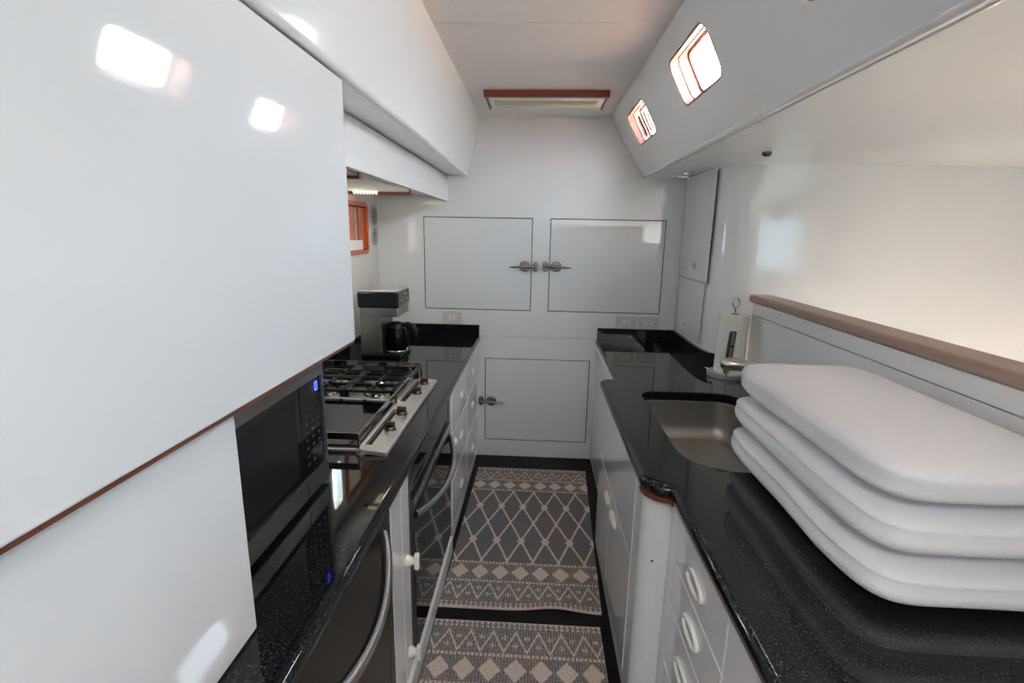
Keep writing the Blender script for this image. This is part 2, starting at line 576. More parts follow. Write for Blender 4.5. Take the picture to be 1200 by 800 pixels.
# back bulkhead with openings for the lockers
hUL = (-.775, -.037, 1.086, 1.711)
hUR = (.080, .843, 1.086, 1.711)
hLO = (-.352, .389, .125, .743)
rc = lambda h, g: [(h[0] - g, h[2] - g), (h[1] + g, h[2] - g), (h[1] + g, h[3] + g), (h[0] - g, h[3] + g)]
w1 = slab('wall_back', [(-1.12, .9015), (1.0, .9015), (1.0, 1.99), (.70, 1.99), (.47, 2.36), (-1.12, 2.36)], [rc(hUL, 0), rc(hUR, 0)], -.03, 0, GLOSS, r=0, mp=MXZ(YB))
struct(w1, 'white glossy bulkhead at the end of the galley, upper part')
w2 = slab('wall_back', [(-1.12, 0), (1.0, 0), (1.0, .8985), (-1.12, .8985)], [rc(hLO, 0)], -.03, 0, GLOSS, r=0, mp=MXZ(YB))
struct(w2, 'white glossy bulkhead at the end of the galley, part below worktop height')
w3 = box('wall_back', -1.15, 1.1, YB + .031, YB + .06, 0, 1.99, DARKGAP, bev=0)  # dark sheet supplying the shade seen through the seams
struct(w3, 'dark backing that puts shade into the bulkhead seams')


def hatch(h, label, lx, side, lz):
    t = thing('locker_hatch', label, 'hatch', ((h[0] + h[1]) / 2, YB, h[2]), 'flush locker hatches in the end bulkhead')
    g = .005
    slab('seam_shade', rc(h, -.0003), [rc(h, -g)], -.024, -.004, DARKGAP, t, mp=MXZ(YB))  # dark strip filling the seam, its shade put in as colour
    slab('door_panel', rc(h, -g), [], -.022, 0, PANEL, t, r=.0025, seg=2, mp=MXZ(YB))
    # slam latch: body in two halves across the seam, and a pointed lever
    b = bmesh.new()
    for k, (c0, c1_) in enumerate(((-.084, -.010), (.008, .044))):
        x0, x1 = (lx + c0 * side, lx + c1_ * side)
        x0, x1 = min(x0, x1), max(x0, x1)
        rr = rrect(x0, x1, lz - .034, lz + .034, .0175 if k else .030, 6)
        slab_bm(rr, [], 0, .016, .005, 3, mp=MXZ(YB), bm=b)
    body = link('latch', b, LATCHM, t)
    s = -side
    pts = [(lx - s * .030, YB - .020, lz), (lx + s * .0, YB - .024, lz), (lx + s * .045, YB - .028, lz - .001), (lx + s * .085, YB - .034, lz - .003), (lx + s * .128, YB - .036, lz - .005), (lx + s * .150, YB - .034, lz - .004)]
    link('latch_lever', tube_bm(pts, [.009, .013, .012, .008, .0065, .003], 10), LATCHM, body, angle=60)
    return t


hatch(hUL, 'upper left white flush locker hatch in the bulkhead, chrome latch at its right edge', hUL[1] + .0, 1, 1.392)
hatch(hUR, 'upper right white flush locker hatch in the bulkhead, chrome latch at its left edge', hUR[0] - .0, -1, 1.394)
hl = hatch(hLO, 'lower white flush locker hatch just above the floor between the worktops', hLO[0] - .0, -1, .425)

# left hull side
wl = slab('wall_left', [(-2.6, 0), (YB, 0), (YB, 2.4), (-2.6, 2.4)], [rrect(2.43, 2.565, 1.45, 1.715, .035), rrect(2.65, 3.175, 1.488, 1.760, .035)], -.03, 0, SATIN, r=0, mp=MYZL(-1.09))
struct(wl, 'white hull side behind the left worktop')

# left soffit (sloped box under the deck)
prof = [(-.395, 2.345), (-.469, 1.997)]
for i in range(1, 7):
    a = PI / 2 * i / 6
    prof.append((-.469 - .018 * (1 - math.cos(a)) , 1.997 - .022 * math.sin(a)))
prof += [(-1.12, 1.975), (-1.12, 2.40), (-.395, 2.40)]
so = slab('trim_1', prof, [], -YB, 2.6, GLOSS, mp=lambda u, v, w: (u, -w, v))
struct(so, 'white sloping deck soffit above the left cabinets', 'soffit')
va = box('trim_2', -.625, -.605, 1.256, YB, 1.810, 1.971, GLOSS, bev=.004)
struct(va, 'white valance board below the left soffit', 'valance')
vu = box('trim_3', -1.09, -.626, 1.256, YB, 1.845, 1.86, SATIN, bev=.0)
struct(vu, 'white recessed panel behind the valance board', 'panel')

# sloping cabin side on the right with two portlights
A0 = Vector((.436, 0, 2.345)); B0 = Vector((.662, 0, 1.985))
SD = (B0 - A0); SL = SD.length; SD.normalize()
NO = Vector((SD.z, 0, -SD.x)); NO = NO if NO.x < 0 else -NO    # into the galley
slp = lambda u, v, w: tuple(A0 + SD * v + Vector((0, u, 0)) + NO * w)     # u = y, v = distance down the slope, w = towards the galley
W1 = (1.735, 2.165, .088, .268)
W2 = (2.655, 3.090, .088, .268)
# the openings are slightly raked: sheared rounded rectangles
def shear(p, w_): return [(y + (v - w_[2]) * .20, v) for y, v in p]
p1 = shear(rrect(*W1, .045, 7), W1)
p2 = shear(rrect(*W2, .045, 7), W2)
p0 = [(y - .92, v) for y, v in p1]
ws = slab('wall_right', [(-2.6, 0), (YB, 0), (YB, SL), (-2.6, SL)], [p1, p2, p0], -.028, 0, GLOSS, rh=.006, mp=slp)
struct(ws, 'white sloping cabin side with the rectangular portlights')
for poly, w_, n, lab in ((p1, W1, 1, 'bright open portlight nearest in the sloping cabin side'), (p2, W2, 2, 'smaller looking portlight further along the cabin side, covered by a ribbed blind'),
                         (p0, W1, 3, 'portlight of the cabin side above the near worktop')):
    t = bpy.data.objects.new('window_%d' % n, None); COL.objects.link(t)
    cy = sum(q[0] for q in poly) / len(poly); cv = sum(q[1] for q in poly) / len(poly)
    t.location = slp(cy, cv, 0); struct(t, lab, 'window')
    # deep moulded reveal, wood ring, metal frame and glass
    o1 = offset(poly, .0005) if area2(poly) > 0 else poly
    slab('reveal', offset(poly, .0005), [offset(poly, .006)], -.105, -.004, REVEAL, t, mp=slp)
    slab('wood_ring', offset(poly, .005), [offset(poly, .011)], -.050, -.040, PALEWOOD, t, mp=slp)
    fr = slab('window_frame', offset(poly, .007), [offset(poly, .019)], -.098, -.080, REVEAL, t, r=.003, seg=2, mp=slp)
    slab('pane', offset(poly, .012), [], -.096, -.092, GLASS, t, mp=slp)
    for sgn in (.28, .75):
        yy = poly[0][0] * 0 + (w_[0] + (w_[1] - w_[0]) * sgn) + (-.92 if n == 3 else 0)
        link('dog_latch', lathe_bm([(0, .0), (.011, 0), (.011, .010), (.006, .014), (.006, .022), (0, .022)], slp(yy, w_[3] - .016, -.080), NO, 12), CHROME, fr)
    if n == 2:
        b = bmesh.new()
        y0, y1 = w_[0] + .035, w_[1] + .0
        k = 0
        while y0 + k * .055 < y1 - .01:
            yy = y0 + k * .055
            vv0, vv1 = w_[2] + .034, w_[3] - .034
            bb = bmesh.new(); bmesh.ops.create_cube(bb, size=1)
            for v in bb.verts:
                vv = (vv0 + vv1) / 2 + v.co.y * (vv1 - vv0)
                v.co = Vector(slp(yy + (vv - w_[2]) * .2 + v.co.x * .026, vv, -.066 + v.co.z * .003))
            merge(b, bb); k += 1
        link('blind_slats', b, mat('brown_blind_rib', srgb(96, 84, 78), .5, noise_amt=.1), t, smooth=False)['kind'] = 'stuff'

# lip of the cabin side, seam and flat deckhead over the pass-through
lp = [(-2.6), (YB)]
b = bmesh.new()
lipprof = [(.655, 1.998)]
for i in range(8):
    a = PI * .5 * i / 7
    lipprof.append((.660 + .012 * (1 - math.cos(a)), 1.990 - .016 * math.sin(a)))
lipprof += [(.681, 1.974), (.681, 1.999)]
slab_bm(lipprof, [], -YB, 2.6, mp=lambda u, v, w: (u, -w, v), bm=b)
struct(link('trim_4', b, GLOSS), 'rounded white lip along the bottom of the cabin side', 'trim')
dk = box('trim_5', .693, 3.0, -2.6, YB, 1.975, 2.0, GLOSS, bev=.004, seg=2)
struct(dk, 'white flat deckhead over the pass-through and saloon', 'deckhead')
db = box('trim_6', .6812, .6928, -2.6, YB, 1.984, 2.012, DARKGAP, bev=0)
struct(db, 'dark backing in the seam beside the deckhead', 'trim')
dkk = box('trim_8', .70, 3.1, -2.7, YB + .1, 2.013, 2.035, DECKM, bev=0)  # unseen warm plane added so sunlight bounces up to the ceiling
struct(dkk, 'unseen side deck added to bounce warm sunlight through the portlights', 'deck')
dk2 = box('trim_9', -1.32, -1.10, -2.7, YB + .1, 1.98, 2.02, DECKM, bev=0)  # unseen, added to block direct sun at the hull window
struct(dk2, 'unseen overhang added to keep the sun off the hull window', 'deck')
# latch and stud on the deckhead
t = thing('deckhead_latch', 'small chrome latch hanging from the deckhead at the far right corner', 'latch', (.83, 3.10, 1.975))
lathe('base', [(0, 0), (.024, 0), (.022, .012), (.012, .018), (0, .018)], (.86, 3.10, 1.9749), CHROME, t, axis=(0, 0, -1), seg=18)
tube('lever', [(.87, 3.10, 1.953), (.84, 3.10, 1.950), (.79, 3.10, 1.952), (.755, 3.10, 1.955)], [.008, .009, .006, .004], CHROME, t)
o = lathe('deckhead_stud', [(0, 0), (.020, 0), (.020, .010), (.012, .018), (0, .018)], (.975, 2.323, 1.9749), KNOBM, axis=(0, 0, -1), seg=18)
tag(o, 'small round dark stud on the deckhead near the right edge', 'knob')

# bulkhead with rounded corner carrying the tall corner locker
XR = .95
pl = [(XR, YB), (XR, 2.90)]
for i in range(0, 11):
    a = PI / 2 * i / 10
    pl.append((XR + .20 * (1 - math.cos(a)), 2.90 - .20 * math.sin(a)))
pl += [(3.0, 2.70), (3.0, YB)]
we = slab('wall_right', pl, [rrect(1.6, 1.7, 3.0, 3.1, 0)], 0.86, 1.975, GLOSS)
struct(we, 'white partition with a rounded corner right of the end bulkhead')
t = thing('corner_locker', 'tall narrow white locker with small round knobs in the far right corner', 'cabinet', (XR, 3.12, 1.0))
def face_panel(name, y0, y1, z0, z1, Xp, side, m, parent, th=.003, bev=.0015):
    q = (lambda u, v, w: (Xp + side * w, u, v))
    g = .002
    back = link(name, slab_bm([(y0 + g, z0 + g), (y1 - g, z0 + g), (y1 - g, z1 - g), (y0 + g, z1 - g)], [], 0, th, bev, 2, mp=q), m, parent)
    return back
box('gap_backing', XR - .0014, XR - .0002, 2.83, YB - .012, 1.353, 1.962, DARKGAP, t, bev=0)
box('gap_backing', XR - .0014, XR - .0002, 2.86, YB - .012, 1.0, 1.349, GREYPL, t, bev=0)
d1 = face_panel('door', 3.165, YB - .014, 1.355, 1.965, XR - .001, -1, PANEL, t)
d2 = face_panel('door', 2.835, 3.166, 1.355, 1.965, XR - .001, -1, PANEL, t)
d3 = face_panel('door', 2.865, YB - .05, 1.0, 1.35, XR - .001, -1, PANEL, t)
KN = [(0, 0), (.018, 0), (.021, .006), (.017, .014), (.011, .011), (.0, .009)]
for (yy, zz, d_) in ((3.265, 1.443, d1), (3.07, 1.438, d2), (3.19, 1.077, d3)):
    k = lathe('knob', KN, (XR - .004, yy, zz), WHITEPL, d_, axis=(-1, 0, 0), seg=20)
    lathe('knob_centre', [(0, 0), (.0105, 0), (.0085, .0035), (0, .0035)], (XR - .0125, yy, zz), KNOBM, k, axis=(-1, 0, 0), seg=14)

# low wall behind the right worktop with its teak cap
bw = box('wall_right', 1.12, 1.20, -1.6, 2.62, 0, 1.222, GLOSS, bev=.004)
struct(bw, 'white half wall behind the right worktop')
bw2 = box('wall_right', 1.12, 1.20, -1.6, 2.62, 1.225, 1.285, GLOSS, bev=.003)
struct(bw2, 'upper strip of the white half wall below its wooden cap')
cp_ = box('trim_7', 1.105, 1.225, -1.6, 2.64, 1.2855, 1.325, PALEWOOD, bev=.012, seg=4)
struct(cp_, 'pale worn wooden cap on the half wall', 'rail')

# saloon beyond and the space behind the photographer
sw = slab('wall_right', [(-2.6, 0), (YB, 0), (YB, 1.99), (-2.6, 1.99)], [rrect(-2.35, -.35, 1.18, 1.84, .06)], -.05, 0, SATIN, mp=MYZR(2.9))
struct(sw, 'white saloon side wall with the long saloon window')
st_ = bpy.data.objects.new('window_4', None); COL.objects.link(st_); st_.location = (2.9, -1.35, 1.51)
struct(st_, 'long saloon window in the far side wall', 'window')
slab('window_frame', rrect(-2.37, -.33, 1.16, 1.86, .07), [rrect(-2.33, -.37, 1.20, 1.82, .05)], 0, .012, WHITEPL, st_, mp=MYZR(2.9))
slab('pane', rrect(-2.34, -.36, 1.19, 1.83, .05), [], .002, .006, TINT, st_, mp=MYZR(2.9))
wb_ = slab('wall_front', [(-1.15, 0), (3.0, 0), (3.0, 1.99), (.70, 1.99), (.47, 2.36), (-1.15, 2.36)], [], 0, .04, SATIN, mp=MXZ(-2.5))
struct(wb_, 'closed white cabin wall behind the photographer')

# left varnished window with its sliding wooden shutters
t = bpy.data.objects.new('window_5', None); COL.objects.link(t); t.location = (-1.09, 2.92, 1.62)
struct(t, 'varnished orange wooden window with sliding shutters in the hull side', 'window')
fr_o = rrect(2.625, 3.195, 1.468, 1.780, .04)
fr = slab('window_frame', fr_o, [rrect(2.655, 3.17, 1.493, 1.755, .03)], -.03, .014, ORANGEW, t, r=.005, seg=3, mp=MYZL(-1.09))
box('shutter', -1.108, -1.098, 2.895, 2.995, 1.50, 1.75, ORANGEW, t, bev=.003)
box('blind', -1.108, -1.097, 2.66, 2.893, 1.50, 1.75, SATIN, t, bev=.003)
box('shutter', -1.108, -1.092, 3.055, 3.165, 1.50, 1.75, ORANGEW, t, bev=.003)
t7 = bpy.data.objects.new('window_7', None); COL.objects.link(t7); t7.location = (-1.09, 2.47, 1.58)
struct(t7, 'clear hull window over the cooktop, hidden behind the overhead cabinet', 'window')
slab('window_frame', rrect(2.41, 2.585, 1.430, 1.735, .04), [rrect(2.435, 2.560, 1.455, 1.71, .03)], -.03, .008, WHITEPL, t7, r=.003, seg=2, mp=MYZL(-1.09))
slab('pane', rrect(2.432, 2.563, 1.452, 1.713, .03), [], -.022, -.018, TINT7, t7, mp=MYZL(-1.09))
box('dark_gap', -1.118, -1.110, 2.63, 3.17, 1.49, 1.76, BLACKPL, t, bev=0)
box('shutter_stile', -1.109, -1.094, 3.018, 3.030, 1.50, 1.75, GREYPL, t, bev=.001)
box('latch_box', -1.0975, -1.080, 2.80, 3.085, 1.494, 1.555, WHITEPL, t, bev=.004)
for zz, lab in ((1.707, 'round white louvred vent, upper of the pair beside the wooden window'), (1.573, 'round white louvred vent, lower of the pair beside the wooden window')):
    t = thing('round_vent', lab, 'vent', (-1.09, 3.325, zz), 'round hull vents')
    lathe('rim', [(.045, 0), (.062, 0), (.062, .004), (.056, .012), (.048, .010), (.045, .004)], (-1.0899, 3.325, zz), GREYPL, t, axis=(1, 0, 0), seg=30)
    lathe('back_plate', [(0, 0), (.048, 0), (.048, .002), (0, .002)], (-1.0899, 3.325, zz), mat('vent_shadow_grey', srgb(120, 120, 118), .5, noise_amt=.1), t, axis=(1, 0, 0), seg=30)
    for k in range(5):
        dz = (k - 2) * .017; hw = math.sqrt(max(.0001, .046 ** 2 - dz ** 2))
        box('slat', -1.088, -1.080, 3.325 - hw, 3.325 + hw, zz + dz - .003, zz + dz + .003, GREYPL, t, bev=.001, seg=1)

# ================================================================== LEFT SIDE
# overhead cabinet
t = thing('overhead_cabinet', 'large plain white glossy overhead cabinet above the microwave', 'cabinet', (-.8, .35, 1.323))
XC = -.4700
box('carcass', -1.088, XC - .020, -1.2, 1.250, 1.334, 1.950, GLOSS, t, bev=.004)
slab('door', rrect(-1.2, 1.252, 1.3345, 1.962, .006, 3), [], 0, .019, PANEL, t, r=.004, seg=3, mp=MYZL(XC - .019))
box('shadow_filler', -1.05, XC - .024, -1.2, 1.246, 1.9505, 1.9735, DARKGAP, t, bev=0)
box('bottom_trim', -1.088, XC - .002, -1.2, 1.250, 1.3285, 1.3340, DARKTEAK, t, bev=.001)

# upright locker standing on the worktop left of the microwave
t = thing('worktop_locker', 'upright white locker standing on the near left worktop', 'cabinet', (-.8, .4, CT))
box('carcass', -1.088, -.512, -1.2, .755, CT + .0005, 1.321, GLOSS, t, bev=.003)
slab('door', rrect(-.9, .753, CT + .004, 1.318, .004, 3), [], 0, .018, PANEL, t, r=.003, seg=2, mp=MYZL(-.511))

# left worktop
t = thing('worktop', 'polished black speckled granite worktop along the left side', 'worktop', (-.75, 1.2, CT))
slab('countertop', [(-1.088, -1.2), (-.385, -1.2), (-.385, YB - .001), (-1.088, YB - .001)], [], CT - .040, CT, GRANITE, t, r=.019, seg=6)
slab('backsplash', [(-1.066, YB - .022), (-.392, YB - .022), (-.392, YB - .001), (-1.066, YB - .001)], [], CT, .981, GRANITE, t, r=.002, seg=2)
slab('backsplash', [(-1.088, .86), (-1.067, .86), (-1.067, YB - .001), (-1.088, YB - .001)], [], CT, .981, GRANITE, t, r=.002, seg=2)

XF = -.405
def cab_left(name, label, cat, y0, y1, group=None, front=None):
    t = thing(name, label, cat, (-.75, (y0 + y1) / 2, 0), group)
    box('carcass', -1.086, XF - .004, y0, y1, .002, .859, front or GLOSS, t, bev=.002)
    return t
t = cab_left('drawer_cabinet', 'white drawer cabinet left of the aisle next to the end bulkhead', 'cabinet', 2.288, YB - .002)
for (a, c) in ((2.330, 2.862), (2.868, YB - .03)):
    for (z0, z1, zp) in ((.612, .838, .727), (.352, .606, .497), (.100, .346, .197)):
        d = face_panel('drawer', a, c, z0, z1, XF - .004, 1, PANEL, t, th=.004)
        oval_pull(d, 1, XF + .0005, (2.622 if a < 2.5 else 3.11), zp, .085, .034)
lathe('button_latch', [(0, 0), (.022, 0), (.022, .010), (.015, .016), (.010, .012), (0, .012)], (XF - .003, 2.40, .552), IVORY, t, axis=(1, 0, 0), seg=24)

# oven
OV0, OV1 = 1.492, 2.284
t = thing('oven', 'built-in stainless framed oven with dark glass and a bowed bar handle', 'oven', (-.75, 1.89, 0))
box('body', -1.086, XF - .012, OV0, OV1, .095, .859, BLACKPL, t, bev=.002)
slab('surround', rrect(OV0 + .002, OV1 - .002, .10, .857, .004, 3), [rrect(OV0 + .022, OV1 - .045, .118, .845, .003, 3)], 0, .012, STEELV, t, r=.002, seg=2, mp=MYZL(XF - .012))
slab('control_panel', rrect(OV0 + .024, OV1 - .047, .728, .843, .003, 3), [], 0, .009, BLACKGL, t, r=.002, seg=2, mp=MYZL(XF - .012))
dr = slab('door', rrect(OV0 + .024, OV1 - .047, .122, .722, .006, 3), [rrect(OV0 + .07, OV1 - .10, .20, .600, .02, 4)], 0, .018, STEELV, t, r=.002, seg=2, mp=MYZL(XF - .012))
slab('door_edge', rrect(OV0 + .024, OV1 - .047, .700, .7235, .003, 3), [], .0175, .024, STEEL, dr, r=.002, seg=2, mp=MYZL(XF - .012))
slab('door_glass', rrect(OV0 + .026, OV1 - .05, .126, .672, .01, 4), [], .0185, .0205, BLACKGL, dr, mp=MYZL(XF - .012))
def bow(y0, y1, z, out, sag, n=22, X0=XF):
    pts = []
    for i in range(n + 1):
        s = i / n; k = math.sin(PI * s) ** .8
        pts.append((X0 + .006 + out * k, y0 + (y1 - y0) * s, z - sag * k))
    return pts
h = tube('handle', bow(OV0 + .05, OV1 - .06, .655, .062, .03), .0125, HANDLEM, dr, seg=14)
sl = box('sill_rail', -.500, XF + .012, 1.30, 2.262, .003, .090, GLOSS, bev=.004)
tag(sl, 'low white toe rail at floor level under the oven', 'rail')

# narrow latch panel
t = cab_left('narrow_cabinet', 'narrow white cabinet with ivory turn latches between oven and refrigerator', 'cabinet', 1.275, 1.488)
d = face_panel('door', 1.283, 1.390, .10, .852, XF - .004, 1, PANEL, t, th=.004)
face_panel('door', 1.394, 1.484, .10, .852, XF - .004, 1, PANEL, t, th=.004)
for zz in (.548, .190):
    p = lathe('turn_latch', [(0, 0), (.020, 0), (.020, .008), (.014, .018), (.011, .030), (0, .030)], (XF, 1.437, zz), IVORY, t, axis=(1, 0, 0), seg=22)
    link('turn_grip', slab_bm(rrect(1.437 - .012, 1.437 + .012, zz - .03, zz + .03, .011, 5), [], .026, .042, .004, 3, mp=MYZL(XF)), IVORY, p)

# refrigerator
t = thing('refrigerator', 'dark stainless undercounter refrigerator with a long curved steel handle', 'refrigerator', (-.75, .9, 0))
box('body', -1.086, XF - .02, .52, 1.272, .002, .859, BLACKPL, t, bev=.002)
box('side_strip', XF - .02, XF + .002, 1.228, 1.270, .004, .857, BRASS, t, bev=.002)
for zz in (.15, .62): lathe('screw', [(0, 0), (.005, 0), (.004, .002), (0, .002)], (XF + .002, 1.25, zz), STEELX, t, axis=(1, 0, 0), seg=10)
dr = slab('door', rrect(.53, 1.220, .09, .852, .008, 4), [], 0, .024, STEELD, t, r=.004, seg=3, mp=MYZL(XF - .02))
tube('handle', bow(.60, 1.185, .815, .070, .05, X0=XF + .002), .0135, HANDLEM, dr, seg=16)
box('plinth', -1.08, XF - .03, .525, 1.225, .001, .0895, BLACKPL, t, bev=.001)
t2 = cab_left('base_cabinet', 'plain white base cabinet under the near end of the left worktop', 'cabinet', -1.2, .516)
face_panel('door', -.5, .51, .10, .852, XF - .004, 1, PANEL, t2, th=.004)

# microwave
MX = -.590
t = thing('microwave', 'stainless microwave with black door and blue clock under the overhead cabinet', 'microwave', (-.80, 1.06, CT))
box('body', -1.06, MX - .022, .852, 1.312, .915, 1.262, BLACKPL, t, bev=.004)
for yy in (.89, 1.27):
    for xx in (-.66, -1.02): lathe('foot', [(0, 0), (.014, 0), (.014, .016), (0, .016)], (xx, yy, CT), BLACKPL, t, seg=12)
fr = slab('front_frame', rrect(.850, 1.314, .912, 1.262, .006, 3), [rrect(.862, 1.302, .966, 1.227, .004, 3)], 0, .022, STEELF, t, r=.004, seg=3, mp=MYZL(MX - .022))
slab('door_glass', rrect(.863, 1.176, .967, 1.226, .003, 3), [], 0, .016, BLACKGL, t, r=.002, seg=2, mp=MYZL(MX - .022))
cpn = slab('control_panel', rrect(1.179, 1.301, .967, 1.226, .003, 3), [], 0, .016, BLACKGL, t, r=.002, seg=2, mp=MYZL(MX - .022))
slab('door_window', rrect(.885, 1.150, .990, 1.205, .01, 4), [], .0162, .0172, BLACKPL, t, mp=MYZL(MX - .022))
box('door_seam', MX - .004, MX + .0008, 1.1765, 1.1785, .914, .966, DARKGAP, t, bev=0)
# display: a dim colon and a bright digit built from segments
def seg7(y, z, h_, on, parent, Xp):
    w_ = h_ * .55; s_ = h_ * .13; b = bmesh.new()
    segs = {'a': (y, z + h_ / 2, w_, s_), 'g': (y, z, w_, s_), 'd': (y, z - h_ / 2, w_, s_),
            'f': (y - w_ / 2, z + h_ / 4, s_, h_ / 2), 'b': (y + w_ / 2, z + h_ / 4, s_, h_ / 2),
            'e': (y - w_ / 2, z - h_ / 4, s_, h_ / 2), 'c': (y + w_ / 2, z - h_ / 4, s_, h_ / 2)}
    for k in on:
        yy, zz, a, c = segs[k]
        box_bm(Xp, Xp + .0008, yy - a / 2, yy + a / 2, zz - c / 2, zz + c / 2, 0, bm=b)
    return link('digit', b, LED, parent, smooth=False)
seg7(1.272, 1.200, .022, 'abcdef', cpn, MX - .0055)
b = bmesh.new()
for dz in (-.005, .005): box_bm(MX - .0058, MX - .005, 1.250, 1.253, 1.198 + dz - .0015, 1.196 + dz + .0015, 0, bm=b)
link('colon', b, mat('dim_blue_dots', (0, 0, 0, 1), .5, emit=(.1, .15, .8, 1), es=.8), cpn, smooth=False)
BTN = mat('faint_grey_legend', srgb(50, 50, 56), .6, noise_amt=.1)
first = None
for r_ in range(8):
    for c_ in range(3):
        yy = 1.205 + c_ * .034; zz = 1.158 - r_ * .0225
        if first is None:
            b = box_bm(-.0004, .0004, -.007, .007, -.0035, .0035, .0)
            first = link('button', b, BTN, None, smooth=False); o = first
            o.parent = cpn
        else:
            o = first.copy(); COL.objects.link(o); o.parent = cpn
        o.location = Vector((MX - .0056, yy, zz)) - wloc(cpn)

# cooktop
t = thing('gas_cooktop', 'stainless gas cooktop with raised fiddle rails and a knob strip', 'cooktop', (-.77, 1.9, CT))
CX0, CX1, CY0, CY1 = -1.03, -.560, 1.492, 2.300
box('pan', CX0, CX1 - .0, CY0, CY1, CT + .001, CT + .012, STEELT, t, bev=.003)
# knob strip (slightly falling towards the aisle)
for (ya, yb, sa, sb) in ((1.476, 1.9035, 1.520, 1.860), (1.9055, 2.300, 1.955, 2.27)):
    b = slab_bm(rrect(-.5585, -.470, ya, yb, .004, 3), [rrect(-.5565, -.535, sa, sb, .002, 2)], CT + .006, CT + .020, .002, 2)
    for v in b.verts: v.co.z -= (v.co.x + .5585) * .10
    ks = link('knob_strip', b, STEELT, t)
box('slot_floor', -.5585, -.530, 1.50, 2.28, CT + .0015, CT + .0055, BLACKGL, t, bev=0)
for yy in (1.658, 1.814, 2.069, 2.208):
    k = lathe('knob', [(0, 0), (.0195, 0), (.0205, .004), (.0185, .012), (.0165, .015), (.0, .015)], (-.512, yy, CT + .0155), KNOBM, t, seg=24)
    link('knob_grip', box_bm(-.512 - .0175, -.512 + .0175, yy - .006, yy + .006, CT + .029, CT + .048, .002), KNOBM, k)
    link('knob_ring', lathe_bm([(.0195, 0), (.0225, 0), (.0225, .003), (.0195, .003)], (-.512, yy, CT + .0155), seg=24), CHROME, k)
# near half: flat dark glass plate
gp = slab('glass_plate', rrect(CX0 + .02, CX1 - .018, CY0 + .018, 1.935, .006, 3), [], CT + .0125, CT + .020, BLACKGL, t, r=.002, seg=2)
box('divider_bar', CX0, CX1 - .012, 1.940, 1.968, CT + .0125, CT + .026, STEELT, t, bev=.003)
for xx in (-.70, -.80, -.92):
    lathe('divider_foot', [(0, 0), (.008, 0), (.008, .006), (0, .006)], (xx, 1.932, CT + .0215), BLACKPL, t, seg=12)
# burners with grates
def burner(x, y, r_):
    bb = lathe('burner', [(0, 0), (r_ + .014, 0), (r_ + .012, .006), (r_ + .004, .010), (r_ + .004, .016), (r_, .018), (0, .018)], (x, y, CT + .0122), STEELX, t, seg=28)
    lathe('burner_cap', [(0, 0), (r_, 0), (r_ + .001, .004), (r_ - .006, .009), (0, .009)], (x, y, CT + .0305), CASTIRON, bb, seg=28)
def grate(x0, x1, y0, y1, cx, cy):
    b = bmesh.new(); zt = CT + .056; w = .008
    for (xa, xb, ya, yb) in ((x0, x1, y0, y0), (x0, x1, y1, y1), (x0, x0, y0, y1), (x1, x1, y0, y1)):
        box_bm(xa - w, xb + w, ya - w, yb + w, zt - .014, zt - .003, .002, 1, bm=b)
    for dx, dy in ((1, 0), (-1, 0), (0, 1), (0, -1)):
        ex = x1 if dx > 0 else x0 if dx < 0 else cx
        ey = y1 if dy > 0 else y0 if dy < 0 else cy
        sx2, sy2 = cx + dx * .022, cy + dy * .022
        box_bm(min(ex, sx2) - .0065, max(ex, sx2) + .0065, min(ey, sy2) - .0065, max(ey, sy2) + .0065, zt - .014, zt, .0015, 1, bm=b)
    for xa in (x0, x1):
        for ya in (y0, y1):
            box_bm(xa - w, xa + w, ya - w, ya + w, CT + .0125, zt - .004, .002, 1, bm=b)
    link('grate', b, CASTIRON, t)
for (x0, x1) in ((-.795, -.600), (-1.005, -.815)):
    cx = (x0 + x1) / 2
    burner(cx, 2.07, .042 if cx > -.8 else .046)
    grate(x0, x1, 1.985, 2.160, cx, 2.07)
    burner(cx, 2.235, .032)
    grate(x0, x1, 2.178, 2.290, cx, 2.235)
# fiddle rails: polished strips on posts
RZ0, RZ1 = CT + .042, CT + .066
box('side_rail', -.5735, -.5705, 1.500, 2.405, RZ0, RZ1, STEELX, t, bev=.0008, seg=1)
box('near_rail', -1.06, -.5735, 1.500, 1.503, RZ0, RZ1, STEELX, t, bev=.0008, seg=1)
box('far_rail', -1.06, -.5735, 2.402, 2.405, RZ0, RZ1, STEELX, t, bev=.0008, seg=1)
box('cross_rail', -1.03, -.5735, 2.166, 2.169, RZ0 + .004, RZ1 - .006, STEELX, t, bev=.0008, seg=1)
for (xx, yy) in ((-.572, 1.503), (-.572, 2.402), (-1.03, 1.503), (-1.03, 2.402), (-.572, 1.94)):
    box('post', xx - .004, xx + .004, yy - .004, yy + .004, CT + .001, RZ1 - .002, STEELX, t, bev=.001, seg=1)
lathe('rail_foot', [(0, 0), (.016, 0), (.016, .006), (.010, .010), (0, .010)], (-.556, 1.482, CT + .0005), CHROME, t, seg=20)

